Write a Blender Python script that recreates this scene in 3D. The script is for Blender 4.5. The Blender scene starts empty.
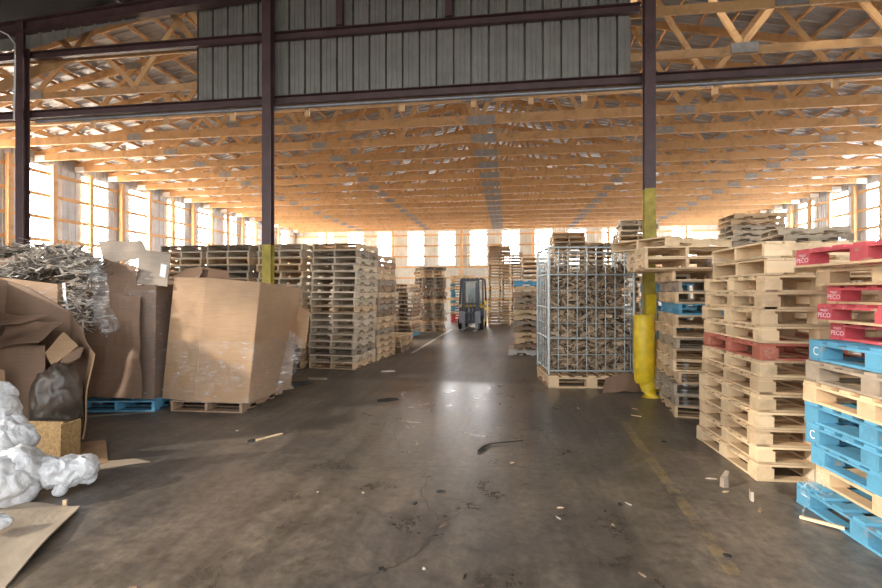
import bpy, math, random
from mathutils import Vector, Matrix, noise
random.seed(7)
S = bpy.context.scene
COL = S.collection
R = math.radians

# ------------------------------------------------------------------ camera frame
TH = R(8.0); F = 475.0; CX = 441.0; HZ = 292.0; EYE = 1.6
CT, ST = math.cos(TH), math.sin(TH)
def W(c, d, z=0.0): return Vector((c*CT - d*ST, c*ST + d*CT, z))
def G(px, py):
    d = F*EYE/(py-HZ); return ((px-CX)/F*d, d)
def PT(px, py, d): return W((px-CX)/F*d, d, EYE-(py-HZ)*d/F)
def GP(px, py, z=0.0):
    c, d = G(px, py); return W(c, d, z)

cam = bpy.data.cameras.new('camera'); co = bpy.data.objects.new('camera', cam); COL.objects.link(co)
cam.sensor_width = 36; cam.lens = F/882*36; cam.shift_y = -2/882
cam.clip_start = .05; cam.clip_end = 200
co.location = (0, 0, EYE); co.rotation_euler = (R(90), 0, TH)
S.camera = co

# ------------------------------------------------------------------ materials
def newmat(name):
    m = bpy.data.materials.new(name); m.use_nodes = True
    n = m.node_tree.nodes; l = m.node_tree.links
    return m, n, l, n['Principled BSDF']
def nd(n, t, **kw):
    x = n.new(t)
    for k, v in kw.items():
        if k in x.inputs: x.inputs[k].default_value = v
        else: setattr(x, k, v)
    return x
def ramp(n, stops):
    r = n.new('ShaderNodeValToRGB'); e = r.color_ramp.elements
    while len(e) < len(stops): e.new(0.5)
    for i, (p, c) in enumerate(stops):
        e[i].position = p; e[i].color = (*c, 1) if len(c) == 3 else c
    return r
def mixc(n, l, fac, a, b, mode='MIX'):
    x = n.new('ShaderNodeMix'); x.data_type = 'RGBA'; x.blend_type = mode
    for s, v in ((x.inputs[0], fac), (x.inputs[6], a), (x.inputs[7], b)):
        if hasattr(v, 'is_output'): l.new(v, s)
        elif isinstance(v, (int, float)): s.default_value = v
        else: s.default_value = (*v, 1)
    return x.outputs[2]
def mth(n, l, op, a, b=None, clamp=False):
    x = n.new('ShaderNodeMath'); x.operation = op; x.use_clamp = clamp
    for s, v in ((x.inputs[0], a), (x.inputs[1], b)):
        if v is None: continue
        if hasattr(v, 'is_output'): l.new(v, s)
        else: s.default_value = v
    return x.outputs[0]

def wood(name, c1, c2, paint=None, wear=.45, rough=.75, vary=(.6, 1.15)):
    m, n, l, b = newmat(name)
    tc = n.new('ShaderNodeTexCoord'); oi = n.new('ShaderNodeObjectInfo'); ge = n.new('ShaderNodeNewGeometry')
    mp = nd(n, 'ShaderNodeVectorMath', operation='ADD'); l.new(tc.outputs['Object'], mp.inputs[0]); l.new(oi.outputs['Random'], mp.inputs[1])
    no = nd(n, 'ShaderNodeTexNoise', Scale=9.0, Detail=5.0, Roughness=.65); l.new(mp.outputs[0], no.inputs['Vector'])
    base = mixc(n, l, no.outputs['Fac'], c1, c2)
    st = nd(n, 'ShaderNodeTexNoise', Scale=3.0, Detail=4.0, Roughness=.7); l.new(mp.outputs[0], st.inputs['Vector'])
    if paint:
        rp = ramp(n, [(wear-.05, (0, 0, 0)), (wear+.02, (1, 1, 1))]); l.new(no.outputs['Fac'], rp.inputs[0])
        base = mixc(n, l, rp.outputs[0], base, paint)
    isl = ramp(n, [(0, (vary[0],)*3), (.55, (1, 1, 1)), (1, (vary[1],)*3)]); l.new(ge.outputs['Random Per Island'], isl.inputs[0])
    obr = ramp(n, [(0, (.82, .8, .78)), (1, (1.08, 1.06, 1.04))]); l.new(oi.outputs['Random'], obr.inputs[0])
    base = mixc(n, l, 1.0, base, isl.outputs[0], 'MULTIPLY')
    base = mixc(n, l, 1.0, base, obr.outputs[0], 'MULTIPLY')
    dk = ramp(n, [(.3, (.55, .52, .5)), (.5, (1, 1, 1))]); l.new(st.outputs['Fac'], dk.inputs[0])
    base = mixc(n, l, .7, base, dk.outputs[0], 'MULTIPLY')
    l.new(base, b.inputs['Base Color']); b.inputs['Roughness'].default_value = rough
    bp = nd(n, 'ShaderNodeBump', Strength=.25, Distance=.004); l.new(no.outputs['Fac'], bp.inputs['Height']); l.new(bp.outputs[0], b.inputs['Normal'])
    return m
def plain(name, c, rough=.6, metal=0.0, var=.25, scale=4.0, bump=.0):
    m, n, l, b = newmat(name)
    tc = n.new('ShaderNodeTexCoord')
    no = nd(n, 'ShaderNodeTexNoise', Scale=scale, Detail=6.0, Roughness=.65); l.new(tc.outputs['Object'], no.inputs['Vector'])
    r = ramp(n, [(.3, tuple(x*(1-var) for x in c)), (.7, tuple(min(1, x*(1+var)) for x in c))]); l.new(no.outputs['Fac'], r.inputs[0])
    l.new(r.outputs[0], b.inputs['Base Color'])
    b.inputs['Roughness'].default_value = rough; b.inputs['Metallic'].default_value = metal
    if bump:
        bp = nd(n, 'ShaderNodeBump', Strength=bump, Distance=.01); l.new(no.outputs['Fac'], bp.inputs['Height']); l.new(bp.outputs[0], b.inputs['Normal'])
    return m
def card(name, c):
    m, n, l, b = newmat(name)
    tc = n.new('ShaderNodeTexCoord')
    no = nd(n, 'ShaderNodeTexNoise', Scale=2.2, Detail=6.0, Roughness=.6); l.new(tc.outputs['Object'], no.inputs['Vector'])
    mp = nd(n, 'ShaderNodeMapping'); mp.inputs['Scale'].default_value = (2, 2, 60); l.new(tc.outputs['Object'], mp.inputs[0])
    fl = nd(n, 'ShaderNodeTexNoise', Scale=2.0, Detail=2.0); l.new(mp.outputs[0], fl.inputs['Vector'])
    r = ramp(n, [(.3, tuple(x*.84 for x in c)), (.7, tuple(x*1.1 for x in c))]); l.new(no.outputs['Fac'], r.inputs[0])
    r2 = ramp(n, [(.35, (.88, .87, .86)), (.65, (1.05, 1.05, 1.05))]); l.new(fl.outputs['Fac'], r2.inputs[0])
    l.new(mixc(n, l, .8, r.outputs[0], r2.outputs[0], 'MULTIPLY'), b.inputs['Base Color'])
    b.inputs['Roughness'].default_value = .7
    bp = nd(n, 'ShaderNodeBump', Strength=.12, Distance=.02); l.new(no.outputs['Fac'], bp.inputs['Height']); l.new(bp.outputs[0], b.inputs['Normal'])
    return m
def film(name, tint=(.9, .92, .95), alpha=.12, rough=.16):
    m, n, l, b = newmat(name)
    tc = n.new('ShaderNodeTexCoord')
    mp = nd(n, 'ShaderNodeMapping'); mp.inputs['Scale'].default_value = (3, 3, 14); l.new(tc.outputs['Object'], mp.inputs[0])
    no = nd(n, 'ShaderNodeTexNoise', Scale=2.6, Detail=5.0, Roughness=.6, Distortion=.6); l.new(mp.outputs[0], no.inputs['Vector'])
    b.inputs['Base Color'].default_value = (*tint, 1); b.inputs['Roughness'].default_value = rough
    bp = nd(n, 'ShaderNodeBump', Strength=.9, Distance=.03); l.new(no.outputs['Fac'], bp.inputs['Height']); l.new(bp.outputs[0], b.inputs['Normal'])
    r = ramp(n, [(.5, (alpha*.15,)*3), (.63, (alpha*.7,)*3), (.70, (min(1, alpha*6),)*3)]); l.new(no.outputs['Fac'], r.inputs[0])  # narrow opaque noise peaks imitate crinkle highlights on nearly clear film
    l.new(r.outputs[0], b.inputs['Alpha'])
    return m
def emit(name, c, s):
    m, n, l, b = newmat(name)
    b.inputs['Base Color'].default_value = (.8, .8, .8, 1)
    b.inputs['Emission Color'].default_value = (*c, 1); b.inputs['Emission Strength'].default_value = s
    return m

M = {}
M['natural'] = wood('natural_wood', (.62, .43, .25), (.80, .60, .38))
M['fresh'] = wood('fresh_wood', (.78, .57, .34), (.90, .70, .45), vary=(.75, 1.1))
M['pale'] = wood('pale_wood', (.56, .455, .335), (.78, .66, .50))
M['grey'] = wood('weathered_wood', (.30, .24, .18), (.50, .41, .31))
M['brown'] = wood('brown_wood', (.30, .19, .12), (.46, .32, .21))
M['blue'] = wood('blue_paint', (.45, .36, .26), (.5, .4, .3), paint=(.12, .38, .58), wear=.36, vary=(.75, 1.15))
M['red'] = wood('red_paint', (.55, .36, .25), (.6, .42, .3), paint=(.68, .11, .135), wear=.39, vary=(.8, 1.15))
M['rust'] = wood('faded_red_paint', (.55, .30, .2), (.6, .38, .25), paint=(.58, .18, .12), wear=.42)
M['white_pallet'] = wood('white_paint', (.6, .55, .48), (.75, .72, .66))
M['truss'] = wood('truss_lumber', (.46, .255, .105), (.64, .385, .175), rough=.6, vary=(.8, 1.1))
M['post'] = wood('post_lumber', (.66, .40, .20), (.78, .52, .28), rough=.65)
M['osb'] = plain('particleboard', (.34, .215, .09), .8, var=.45, scale=45, bump=.3)
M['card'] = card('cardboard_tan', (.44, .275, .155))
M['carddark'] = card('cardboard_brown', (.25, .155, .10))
M['cardgrey'] = card('cardboard_grey', (.36, .29, .23))
M['cardpale'] = card('cardboard_pale', (.42, .335, .25))
M['film'] = film('stretch_film')
M['filmthick'] = film('stretch_film_bunched', (.8, .8, .8), .35, .2)
M['steel'] = plain('purple_brown_steel', (.095, .052, .052), .5, .0, .3, 3)
M['yellow'] = plain('yellow_paint', (.72, .50, .02), .45, 0, .25, 6)
M['yellowold'] = plain('old_yellow_paint', (.40, .31, .05), .6, 0, .35, 5)
M['gal'] = plain('galvanised_sheet', (.40, .40, .41), .38, .75, .2, 1.5)
M['clad'] = plain('grey_cladding', (.27, .258, .228), .42, .25, .18, 2.5)
M['wallsheet'] = plain('grey_wall_sheet', (.52, .54, .57), .5, .2, .12, 2.0)
M['farsheet'] = plain('pale_wall_sheet', (.66, .66, .62), .5, .1, .12, 2.0)
M['plate'] = plain('truss_plate', (.30, .275, .25), .55, .3, .2, 8)
M['cage'] = plain('cage_wire_paint', (.50, .55, .55), .4, .5, .2, 8)
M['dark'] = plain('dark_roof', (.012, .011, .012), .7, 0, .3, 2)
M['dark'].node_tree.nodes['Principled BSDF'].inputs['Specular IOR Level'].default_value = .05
M['black'] = plain('black_rubber', (.02, .02, .02), .7, 0, .3, 8)
M['fork_grey'] = plain('forklift_grey', (.10, .11, .13), .45, .3, .2, 4)
M['fork_light'] = plain('forklift_steel', (.30, .30, .32), .45, .6, .2, 4)
M['white'] = plain('white_paper', (.80, .80, .80), .6, 0, .05, 4)
M['pink'] = plain('white_stencil', (.90, .72, .78), .7, 0, .1, 9)
M['char'] = plain('black_scrap', (.03, .028, .025), .7, 0, .4, 9)
M['bag'] = plain('dark_plastic_bag', (.085, .065, .05), .30, 0, .45, 9, .6)
M['win'] = emit('daylit_translucent_panel', (.93, .97, 1.0), 14.0)
M['winwarm'] = emit('sunlit_translucent_panel', (1.0, .90, .76), 16.0)

def make_plastic():
    m, n, l, b = newmat('white_plastic_film')
    tc = n.new('ShaderNodeTexCoord')
    no = nd(n, 'ShaderNodeTexNoise', Scale=9.0, Detail=8.0, Roughness=.7, Distortion=1.0); l.new(tc.outputs['Object'], no.inputs['Vector'])
    r = ramp(n, [(.3, (.62, .62, .63)), (.6, (.80, .80, .80))]); l.new(no.outputs['Fac'], r.inputs[0])
    l.new(r.outputs[0], b.inputs['Base Color']); b.inputs['Roughness'].default_value = .28
    bp = nd(n, 'ShaderNodeBump', Strength=.8, Distance=.03); l.new(no.outputs['Fac'], bp.inputs['Height']); l.new(bp.outputs[0], b.inputs['Normal'])
    b.inputs['Subsurface Weight'].default_value = .3; b.inputs['Subsurface Radius'].default_value = (.05, .05, .05)
    return m
M['plastic'] = make_plastic()
def make_glass():
    m, n, l, b = newmat('cab_glass')
    b.inputs['Base Color'].default_value = (.75, .9, .92, 1); b.inputs['Roughness'].default_value = .05
    b.inputs['Alpha'].default_value = .35
    return m
M['glass'] = make_glass()
def make_floor():
    m, n, l, b = newmat('worn_concrete')
    tc = n.new('ShaderNodeTexCoord'); P = tc.outputs['Object']
    n1 = nd(n, 'ShaderNodeTexNoise', Scale=.35, Detail=6.0, Roughness=.6); l.new(P, n1.inputs['Vector'])
    n2 = nd(n, 'ShaderNodeTexNoise', Scale=2.2, Detail=9.0, Roughness=.72, Distortion=.4); l.new(P, n2.inputs['Vector'])
    mp = nd(n, 'ShaderNodeMapping'); mp.inputs['Scale'].default_value = (3.5, .45, 1); mp.inputs['Rotation'].default_value = (0, 0, R(-12)); l.new(P, mp.inputs[0])
    n3 = nd(n, 'ShaderNodeTexNoise', Scale=1.6, Detail=6.0, Roughness=.65); l.new(mp.outputs[0], n3.inputs['Vector'])
    r1 = ramp(n, [(.35, (.095, .086, .08)), (.65, (.195, .155, .112))]); l.new(n1.outputs['Fac'], r1.inputs[0])
    r2 = ramp(n, [(.3, (.5, .5, .52)), (.5, (1, 1, 1)), (.7, (1.5, 1.45, 1.38))]); l.new(n2.outputs['Fac'], r2.inputs[0])
    r3 = ramp(n, [(.35, (.72, .72, .74)), (.65, (1.2, 1.19, 1.17))]); l.new(n3.outputs['Fac'], r3.inputs[0])
    c = mixc(n, l, 1.0, r1.outputs[0], r2.outputs[0], 'MULTIPLY'); c = mixc(n, l, 1.0, c, r3.outputs[0], 'MULTIPLY')
    n4 = nd(n, 'ShaderNodeTexNoise', Scale=13.0, Detail=7.0, Roughness=.7); l.new(P, n4.inputs['Vector'])
    r4 = ramp(n, [(.36, (.68, .68, .68)), (.5, (1, 1, 1)), (.66, (1.3, 1.28, 1.25))]); l.new(n4.outputs['Fac'], r4.inputs[0])
    c = mixc(n, l, 1.0, c, r4.outputs[0], 'MULTIPLY')
    # cracks follow a gently wobbled coordinate
    nw = nd(n, 'ShaderNodeTexNoise', Scale=1.1, Detail=4.0, Roughness=.6); l.new(P, nw.inputs['Vector'])
    va = n.new('ShaderNodeVectorMath'); va.operation = 'MULTIPLY_ADD'; l.new(nw.outputs['Color'], va.inputs[0]); va.inputs[1].default_value = (.5, .5, 0); l.new(P, va.inputs[2])
    vs_ = n.new('ShaderNodeVectorMath'); vs_.operation = 'SUBTRACT'; l.new(va.outputs[0], vs_.inputs[0]); vs_.inputs[1].default_value = (.25, .25, 0)
    sw = n.new('ShaderNodeSeparateXYZ'); l.new(vs_.outputs[0], sw.inputs[0])
    sx = n.new('ShaderNodeSeparateXYZ'); l.new(P, sx.inputs[0])
    def line(p, q, w, col, lo, hi, c, sc=5.0, sx=sx):
        dx, dy = (q-p).x, (q-p).y; L = math.hypot(dx, dy); nx, ny = -dy/L, dx/L
        dist = mth(n, l, 'ABSOLUTE', mth(n, l, 'ADD', mth(n, l, 'ADD', mth(n, l, 'MULTIPLY', sx.outputs[0], nx), mth(n, l, 'MULTIPLY', sx.outputs[1], ny)), -(p.x*nx+p.y*ny)))
        al = mth(n, l, 'ADD', mth(n, l, 'ADD', mth(n, l, 'MULTIPLY', sx.outputs[0], dx/L), mth(n, l, 'MULTIPLY', sx.outputs[1], dy/L)), -(p.x*dx/L+p.y*dy/L))
        inn = mth(n, l, 'MULTIPLY', mth(n, l, 'LESS_THAN', dist, w), mth(n, l, 'MULTIPLY', mth(n, l, 'GREATER_THAN', al, 0.0), mth(n, l, 'LESS_THAN', al, L)))
        nn = nd(n, 'ShaderNodeTexNoise', Scale=sc, Detail=8.0, Roughness=.75); l.new(P, nn.inputs['Vector'])
        rr = ramp(n, [(lo, (0, 0, 0)), (hi, (.75, .75, .75))]); l.new(nn.outputs['Fac'], rr.inputs[0])
        return mixc(n, l, mth(n, l, 'MULTIPLY', inn, rr.outputs[0]), c, col)
    c = line(GP(735, 575), GP(622, 420), .045, (.36, .25, .11), .42, .62, c)
    c = line(GP(412, 353), GP(452, 329), .05, (.75, .74, .70), .25, .5, c)
    for p_, q_ in (((380, 570), (440, 525)), ((440, 525), (495, 500)), ((360, 464), (425, 467)), ((425, 467), (560, 468)), ((395, 430), (440, 520)), ((540, 420), (562, 455)), ((600, 440), (560, 390))):
        c = line(GP(*p_), GP(*q_), .006, (.025, .022, .02), .3, .45, c, 3.0, sw)
    c = line(GP(380, 354), GP(562, 355.5), .03, (.03, .028, .026), .3, .5, c)   # a slab joint
    l.new(c, b.inputs['Base Color'])
    rr = ramp(n, [(.3, (.27,)*3), (.7, (.42,)*3)]); l.new(n2.outputs['Fac'], rr.inputs[0])
    # the slab nearer than the joint is trowelled smoother along the traffic lane
    lane = mth(n, l, 'ABSOLUTE', mth(n, l, 'ADD', sx.outputs[0], .55)); lr = n.new('ShaderNodeMapRange'); l.new(lane, lr.inputs[0])
    lr.inputs[1].default_value = 1.2; lr.inputs[2].default_value = 3.2; lr.inputs[3].default_value = -.03; lr.inputs[4].default_value = .16
    fr = n.new('ShaderNodeMapRange'); l.new(sx.outputs[1], fr.inputs[0]); fr.inputs[1].default_value = 8.3; fr.inputs[2].default_value = 8.6; fr.inputs[3].default_value = 0; fr.inputs[4].default_value = .15
    l.new(mth(n, l, 'ADD', mth(n, l, 'ADD', rr.outputs[0], lr.outputs[0]), fr.outputs[0], True), b.inputs['Roughness'])
    b.inputs['Specular IOR Level'].default_value = 1.0
    bp = nd(n, 'ShaderNodeBump', Strength=.12, Distance=.01); l.new(n2.outputs['Fac'], bp.inputs['Height']); l.new(bp.outputs[0], b.inputs['Normal'])
    return m
M['floor'] = make_floor()

# ------------------------------------------------------------------ mesh builder
class MB:
    def __init__(s): s.v = []; s.f = []; s.sm = []
    def add(s, vs, fs, smooth=False):
        o = len(s.v); s.v += [tuple(v) for v in vs]; s.f += [tuple(i+o for i in f) for f in fs]; s.sm += [smooth]*len(fs); return s
    def box(s, c, sz, rot=None):
        c = Vector(c); hx, hy, hz = sz[0]/2, sz[1]/2, sz[2]/2
        vs = [Vector((x, y, z)) for z in (-hz, hz) for y in (-hy, hy) for x in (-hx, hx)]
        if rot is not None: vs = [rot @ v for v in vs]
        return s.add([v+c for v in vs], [(0, 2, 3, 1), (4, 5, 7, 6), (0, 1, 5, 4), (2, 6, 7, 3), (0, 4, 6, 2), (1, 3, 7, 5)])
    def bar(s, p, q, w, h, up=(0, 0, 1)):
        p, q = Vector(p), Vector(q); a = (q-p); L = a.length; a.normalize()
        u = Vector(up); x = a.cross(u)
        if x.length < 1e-4: x = a.cross(Vector((0, 1, 0)))
        x.normalize(); y = x.cross(a)
        return s.box((p+q)/2, (w, L, h), Matrix((x, a, y)).transposed())
    def tube(s, pts, r, n=10, cap=True):
        pts = [Vector(p) for p in pts]; rings = []
        rr = r if isinstance(r, (list, tuple)) else [r]*len(pts)
        for i, p in enumerate(pts):
            a = (pts[min(i+1, len(pts)-1)]-pts[max(i-1, 0)]).normalized()
            x = a.cross(Vector((0, 0, 1)))
            if x.length < .05: x = a.cross(Vector((0, 1, 0)))
            x.normalize(); y = x.cross(a)
            rings.append([p+rr[i]*(math.cos(2*math.pi*k/n)*x+math.sin(2*math.pi*k/n)*y) for k in range(n)])
        vs = [v for rg in rings for v in rg]; fs = []
        for i in range(len(pts)-1):
            for k in range(n): fs.append((i*n+k, i*n+(k+1) % n, (i+1)*n+(k+1) % n, (i+1)*n+k))
        s.add(vs, fs, True)
        if cap:
            s.add(rings[0], [tuple(range(n))]); s.add(rings[-1], [tuple(range(n))][::-1])
        return s
    def plate(s, pts, t):
        """flat-ish polygon in space given thickness t"""
        pts = [Vector(p) for p in pts]; nrm = Vector((0, 0, 0))
        for i in range(len(pts)):
            a, b = pts[i], pts[(i+1) % len(pts)]; nrm += a.cross(b)
        nrm.normalize(); k = len(pts)
        vs = [p-nrm*t/2 for p in pts]+[p+nrm*t/2 for p in pts]
        return s.add(vs, [tuple(range(k))[::-1], tuple(range(k, 2*k))]+[(i, (i+1) % k, (i+1) % k+k, i+k) for i in range(k)])
    def sheet(s, corners, t, nu=10, nv=10, amp=.03, fr=3.0, seed=0.0, floor=None):
        """warped sheet between four corners, with thickness"""
        a, b, c, d = [Vector(p) for p in corners]
        nrm = ((b-a).cross(d-a)).normalized(); g = []
        for j in range(nv+1):
            for i in range(nu+1):
                u, v = i/nu, j/nv
                p = (a*(1-u)+b*u)*(1-v)+(d*(1-u)+c*u)*v
                p = p+nrm*amp*noise.noise(p*fr+Vector((seed, seed, seed)))
                if floor is not None: p.z = max(p.z, floor)
                g.append(p)
        k = len(g); vs = g+[p+nrm*t for p in g]; fs = []
        w = nu+1
        for j in range(nv):
            for i in range(nu):
                q = (j*w+i, j*w+i+1, (j+1)*w+i+1, (j+1)*w+i)
                fs.append(q[::-1]); fs.append(tuple(x+k for x in q))
        edge = [i for i in range(nu+1)]+[j*w+nu for j in range(1, nv+1)]+[nv*w+i for i in range(nu-1, -1, -1)]+[j*w for j in range(nv-1, 0, -1)]
        for i in range(len(edge)):
            e, h = edge[i], edge[(i+1) % len(edge)]; fs.append((e, h, h+k, e+k))
        return s.add(vs, fs)
    def lump(s, c, r, amp=.35, fr=5.0, seed=0.0, sub=4, floor=None):
        import bmesh
        bm = bmesh.new(); bmesh.ops.create_icosphere(bm, subdivisions=sub, radius=1.0)
        c = Vector(c); r = Vector(r) if not isinstance(r, (int, float)) else Vector((r, r, r)); sd = Vector((seed, seed*1.7, -seed))
        for v in bm.verts:
            n0 = v.co.normalized(); q = Vector((n0.x*r.x, n0.y*r.y, n0.z*r.z))
            k = 1+amp*noise.noise(q*fr+sd)-amp*.9*(abs(noise.noise(q*fr*2.0+sd))-.25)+amp*.12*noise.noise(q*fr*4+sd)-amp*.25*(abs(noise.noise(q*fr*6+sd))-.2)
            p = c+q*k
            if floor is not None: p.z = max(p.z, floor)
            v.co = p
        bm.verts.index_update()
        s.add([v.co.copy() for v in bm.verts], [tuple(v.index for v in f.verts) for f in bm.faces], True); bm.free()
        return s
    def mesh(s, name):
        me = bpy.data.meshes.new(name); me.from_pydata(s.v, [], s.f); me.update()
        me.polygons.foreach_set('use_smooth', s.sm)
        import bmesh
        bm = bmesh.new(); bm.from_mesh(me); bmesh.ops.recalc_face_normals(bm, faces=bm.faces); bm.to_mesh(me); bm.free()
        return me
    def obj(s, name, mat, parent=None, loc=None):
        me = s.mesh(name); me.materials.append(M[mat] if isinstance(mat, str) else mat)
        return link(name, me, parent, loc)
def link(name, data, parent=None, loc=None):
    o = bpy.data.objects.new(name, data); COL.objects.link(o)
    if parent is not None: o.parent = parent
    if loc is not None: o.location = loc
    return o
def tag(o, label, cat, group=None, kind=None):
    o['label'] = label; o['category'] = cat
    if group: o['group'] = group
    if kind: o['kind'] = kind
    return o
def empty(name, loc=(0, 0, 0), rz=0.0):
    o = bpy.data.objects.new(name, None); COL.objects.link(o); o.location = loc; o.rotation_euler = (0, 0, rz); o.empty_display_size = .1
    return o
def struct(o, label, cat, group=None): return tag(o, label, cat, group, 'structure')
ORD = ('zeroth first second third fourth fifth sixth seventh eighth ninth tenth eleventh twelfth thirteenth fourteenth fifteenth sixteenth seventeenth eighteenth nineteenth twentieth '
       'twenty-first twenty-second twenty-third twenty-fourth twenty-fifth twenty-sixth twenty-seventh twenty-eighth').split()

# ------------------------------------------------------------------ shell of the timber hall
XL, XR, YF, YC = -17.0, 15.5, 36.4, 8.24
XM = (XL+XR)/2; HALF = (XR-XL)/2
ZB = 6.33                        # underside of the bottom chords
SL = .19
def ztop(x): return ZB+.12+SL*(HALF-abs(x-XM))   # underside of the top chord

fl = MB().box((0, 15, -.1), (46, 56, .2)).obj('floor', 'floor')
struct(fl, 'worn dark concrete floor with a faded yellow line', 'floor')

def corr(axis, a0, a1, b0, b1, origin, pitch=.305, rib=.03, flip=1):
    """ribbed sheet; axis 'x' or 'y' is where the ribs repeat; b is z range"""
    prof = []; a = a0
    while a < a1-1e-6:
        for da, h in ((0, 0), (.02, rib), (.05, rib), (.07, 0), (.15, 0), (.16, .008), (.18, .008), (.19, 0)):
            if a+da < a1: prof.append((a+da, h))
        a += pitch
    prof.append((a1, 0)); vs = []
    for (p, h) in prof:
        for z in (b0, b1):
            vs.append((p, origin+flip*h, z) if axis == 'x' else (origin+flip*h, p, z))
    fs = [(2*i, 2*i+2, 2*i+3, 2*i+1) for i in range(len(prof)-1)]
    return vs, fs

def wall(name, axis, a0, a1, at, flip, wins, wz, mat, label, girt_in):
    mb = MB(); cur = a0
    for (w0, w1) in wins:
        if w0 > cur: mb.add(*corr(axis, cur, w0, 0, 6.75, at, flip=flip))
        mb.add(*corr(axis, w0, w1, 0, wz, at, flip=flip)); mb.add(*corr(axis, w0, w1, 6.25, 6.75, at, flip=flip)); cur = w1
    if cur < a1: mb.add(*corr(axis, cur, a1, 0, 6.75, at, flip=flip))
    o = mb.obj(name, mat); struct(o, label, 'wall')
    for z in (1.05, 1.87, 2.69, 3.52, 4.35, 5.18, 6.0):
        g = MB()
        if axis == 'y': g.box((at+girt_in*.07, (a0+a1)/2, z), (.04, a1-a0-.2, .13))
        else: g.box(((a0+a1)/2, at+girt_in*.07, z), (a1-a0-.2, .04, .13))
        g.obj('girt', 'post', o)
    return o
sidewins = [(16.94-2.44*3+2.44*k, 16.94-2.44*3+2.44*k+1.22) for k in range(12) if 16.94-2.44*3+2.44*k+1.22 < YF]
sidewins = [w for w in sidewins if w[0] > 8.6]
farwins = []
for k in range(-6, 7):
    x0 = (478.5-CX)/F; ang = math.atan(x0)-TH+0
    xc = YF*math.tan(math.atan(x0)-TH)+k*2.44
    if XL+.5 < xc-.6 and xc+.6 < XR-.5: farwins.append((xc-.61, xc+.61))
wl = wall('wall_left', 'y', 8.4, YF, XL, 1, sidewins, 2.6, 'wallsheet', 'ribbed grey metal wall with daylit panels behind the carton heap', 1)
wr = wall('wall_right', 'y', 8.4, YF, XR, -1, sidewins, 2.6, 'wallsheet', 'ribbed grey metal wall with daylit panels behind the red pallets', -1)
wf = wall('wall_back', 'x', XL, XR, YF, -1, farwins, 3.7, 'farsheet', 'pale ribbed end wall with daylit panels behind the forklift', -1)
MB().plate([(XL, YF+.05, 6.7), (XR, YF+.05, 6.7), (XM, YF+.05, ztop(XM)+.35)], .02).obj('gable_sheet', 'farsheet', wf)
nwin = 0
for i, (a, b) in enumerate(sidewins):
    for x, s, side, mt in ((XL, -1, 'behind the carton heap', 'winwarm'), (XR, 1, 'behind the red pallets', 'win')):
        nwin += 1
        o = MB().box((x+s*.02, (a+b)/2, 4.425), (.02, b-a, 3.65)).obj('window_%d' % nwin, mt)
        struct(o, 'tall glowing translucent panel, %s along the side wall %s' % (ORD[i+1], side), 'window', 'side wall daylight panels')
for i, (a, b) in enumerate(farwins):
    nwin += 1
    o = MB().box(((a+b)/2, YF+.02, 4.975), (b-a, .02, 2.55)).obj('window_%d' % nwin, 'win')
    struct(o, 'glowing translucent panel, %s counted from the carton side of the end wall' % ORD[i+1], 'window', 'end wall daylight panels')
# posts
k = 0
for i in range(17):
    y = 9.2+1.6*i
    for x, s, side in ((XL, 1, 'behind the carton heap'), (XR, -1, 'behind the red pallets')):
        o = MB().box((x+s*.16, y, 3.17), (.14, .17, 6.34)).obj('wall_post', 'post')
        struct(o, 'square timber wall post, %s along the side wall %s' % (ORD[i+1], side), 'post', 'timber wall posts')
for i in range(6):
    x = XL+2.7+5.4*i
    o = MB().box((x, YF-.18, 3.17), (.17, .14, 6.34)).obj('wall_post', 'post')
    struct(o, 'timber post of the end wall, %s from the carton side' % ORD[i+1], 'post', 'timber wall posts')

# roof sheet + purlins
def roofsheet():
    prof = []; y = 8.3
    while y < YF+.3:
        for da, h in ((0, 0), (.02, .03), (.05, .03), (.07, 0)): prof.append((y+da, h))
        y += .305
    mb = MB()
    for x0, x1 in ((XL-.3, XM), (XM, XR+.3)):
        vs = []
        for (p, h) in prof:
            for x in (x0, x1): vs.append((x, p, ztop(x)+.32-h))
        mb.add(vs, [(2*i, 2*i+2, 2*i+3, 2*i+1) for i in range(len(prof)-1)])
    return mb
ceil = roofsheet().obj('ceiling', 'gal'); struct(ceil, 'galvanised ribbed metal roof above the timber trusses', 'ceiling')
nx = 24
for s in (-1, 1):
    for i in range(nx):
        x = XM+s*(.25+i*(HALF-.4)/(nx-1))
        MB().box((x, (8.4+YF)/2, ztop(x)+.245), (.04, YF-8.4, .09)).obj('purlin', 'truss', ceil)

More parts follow.
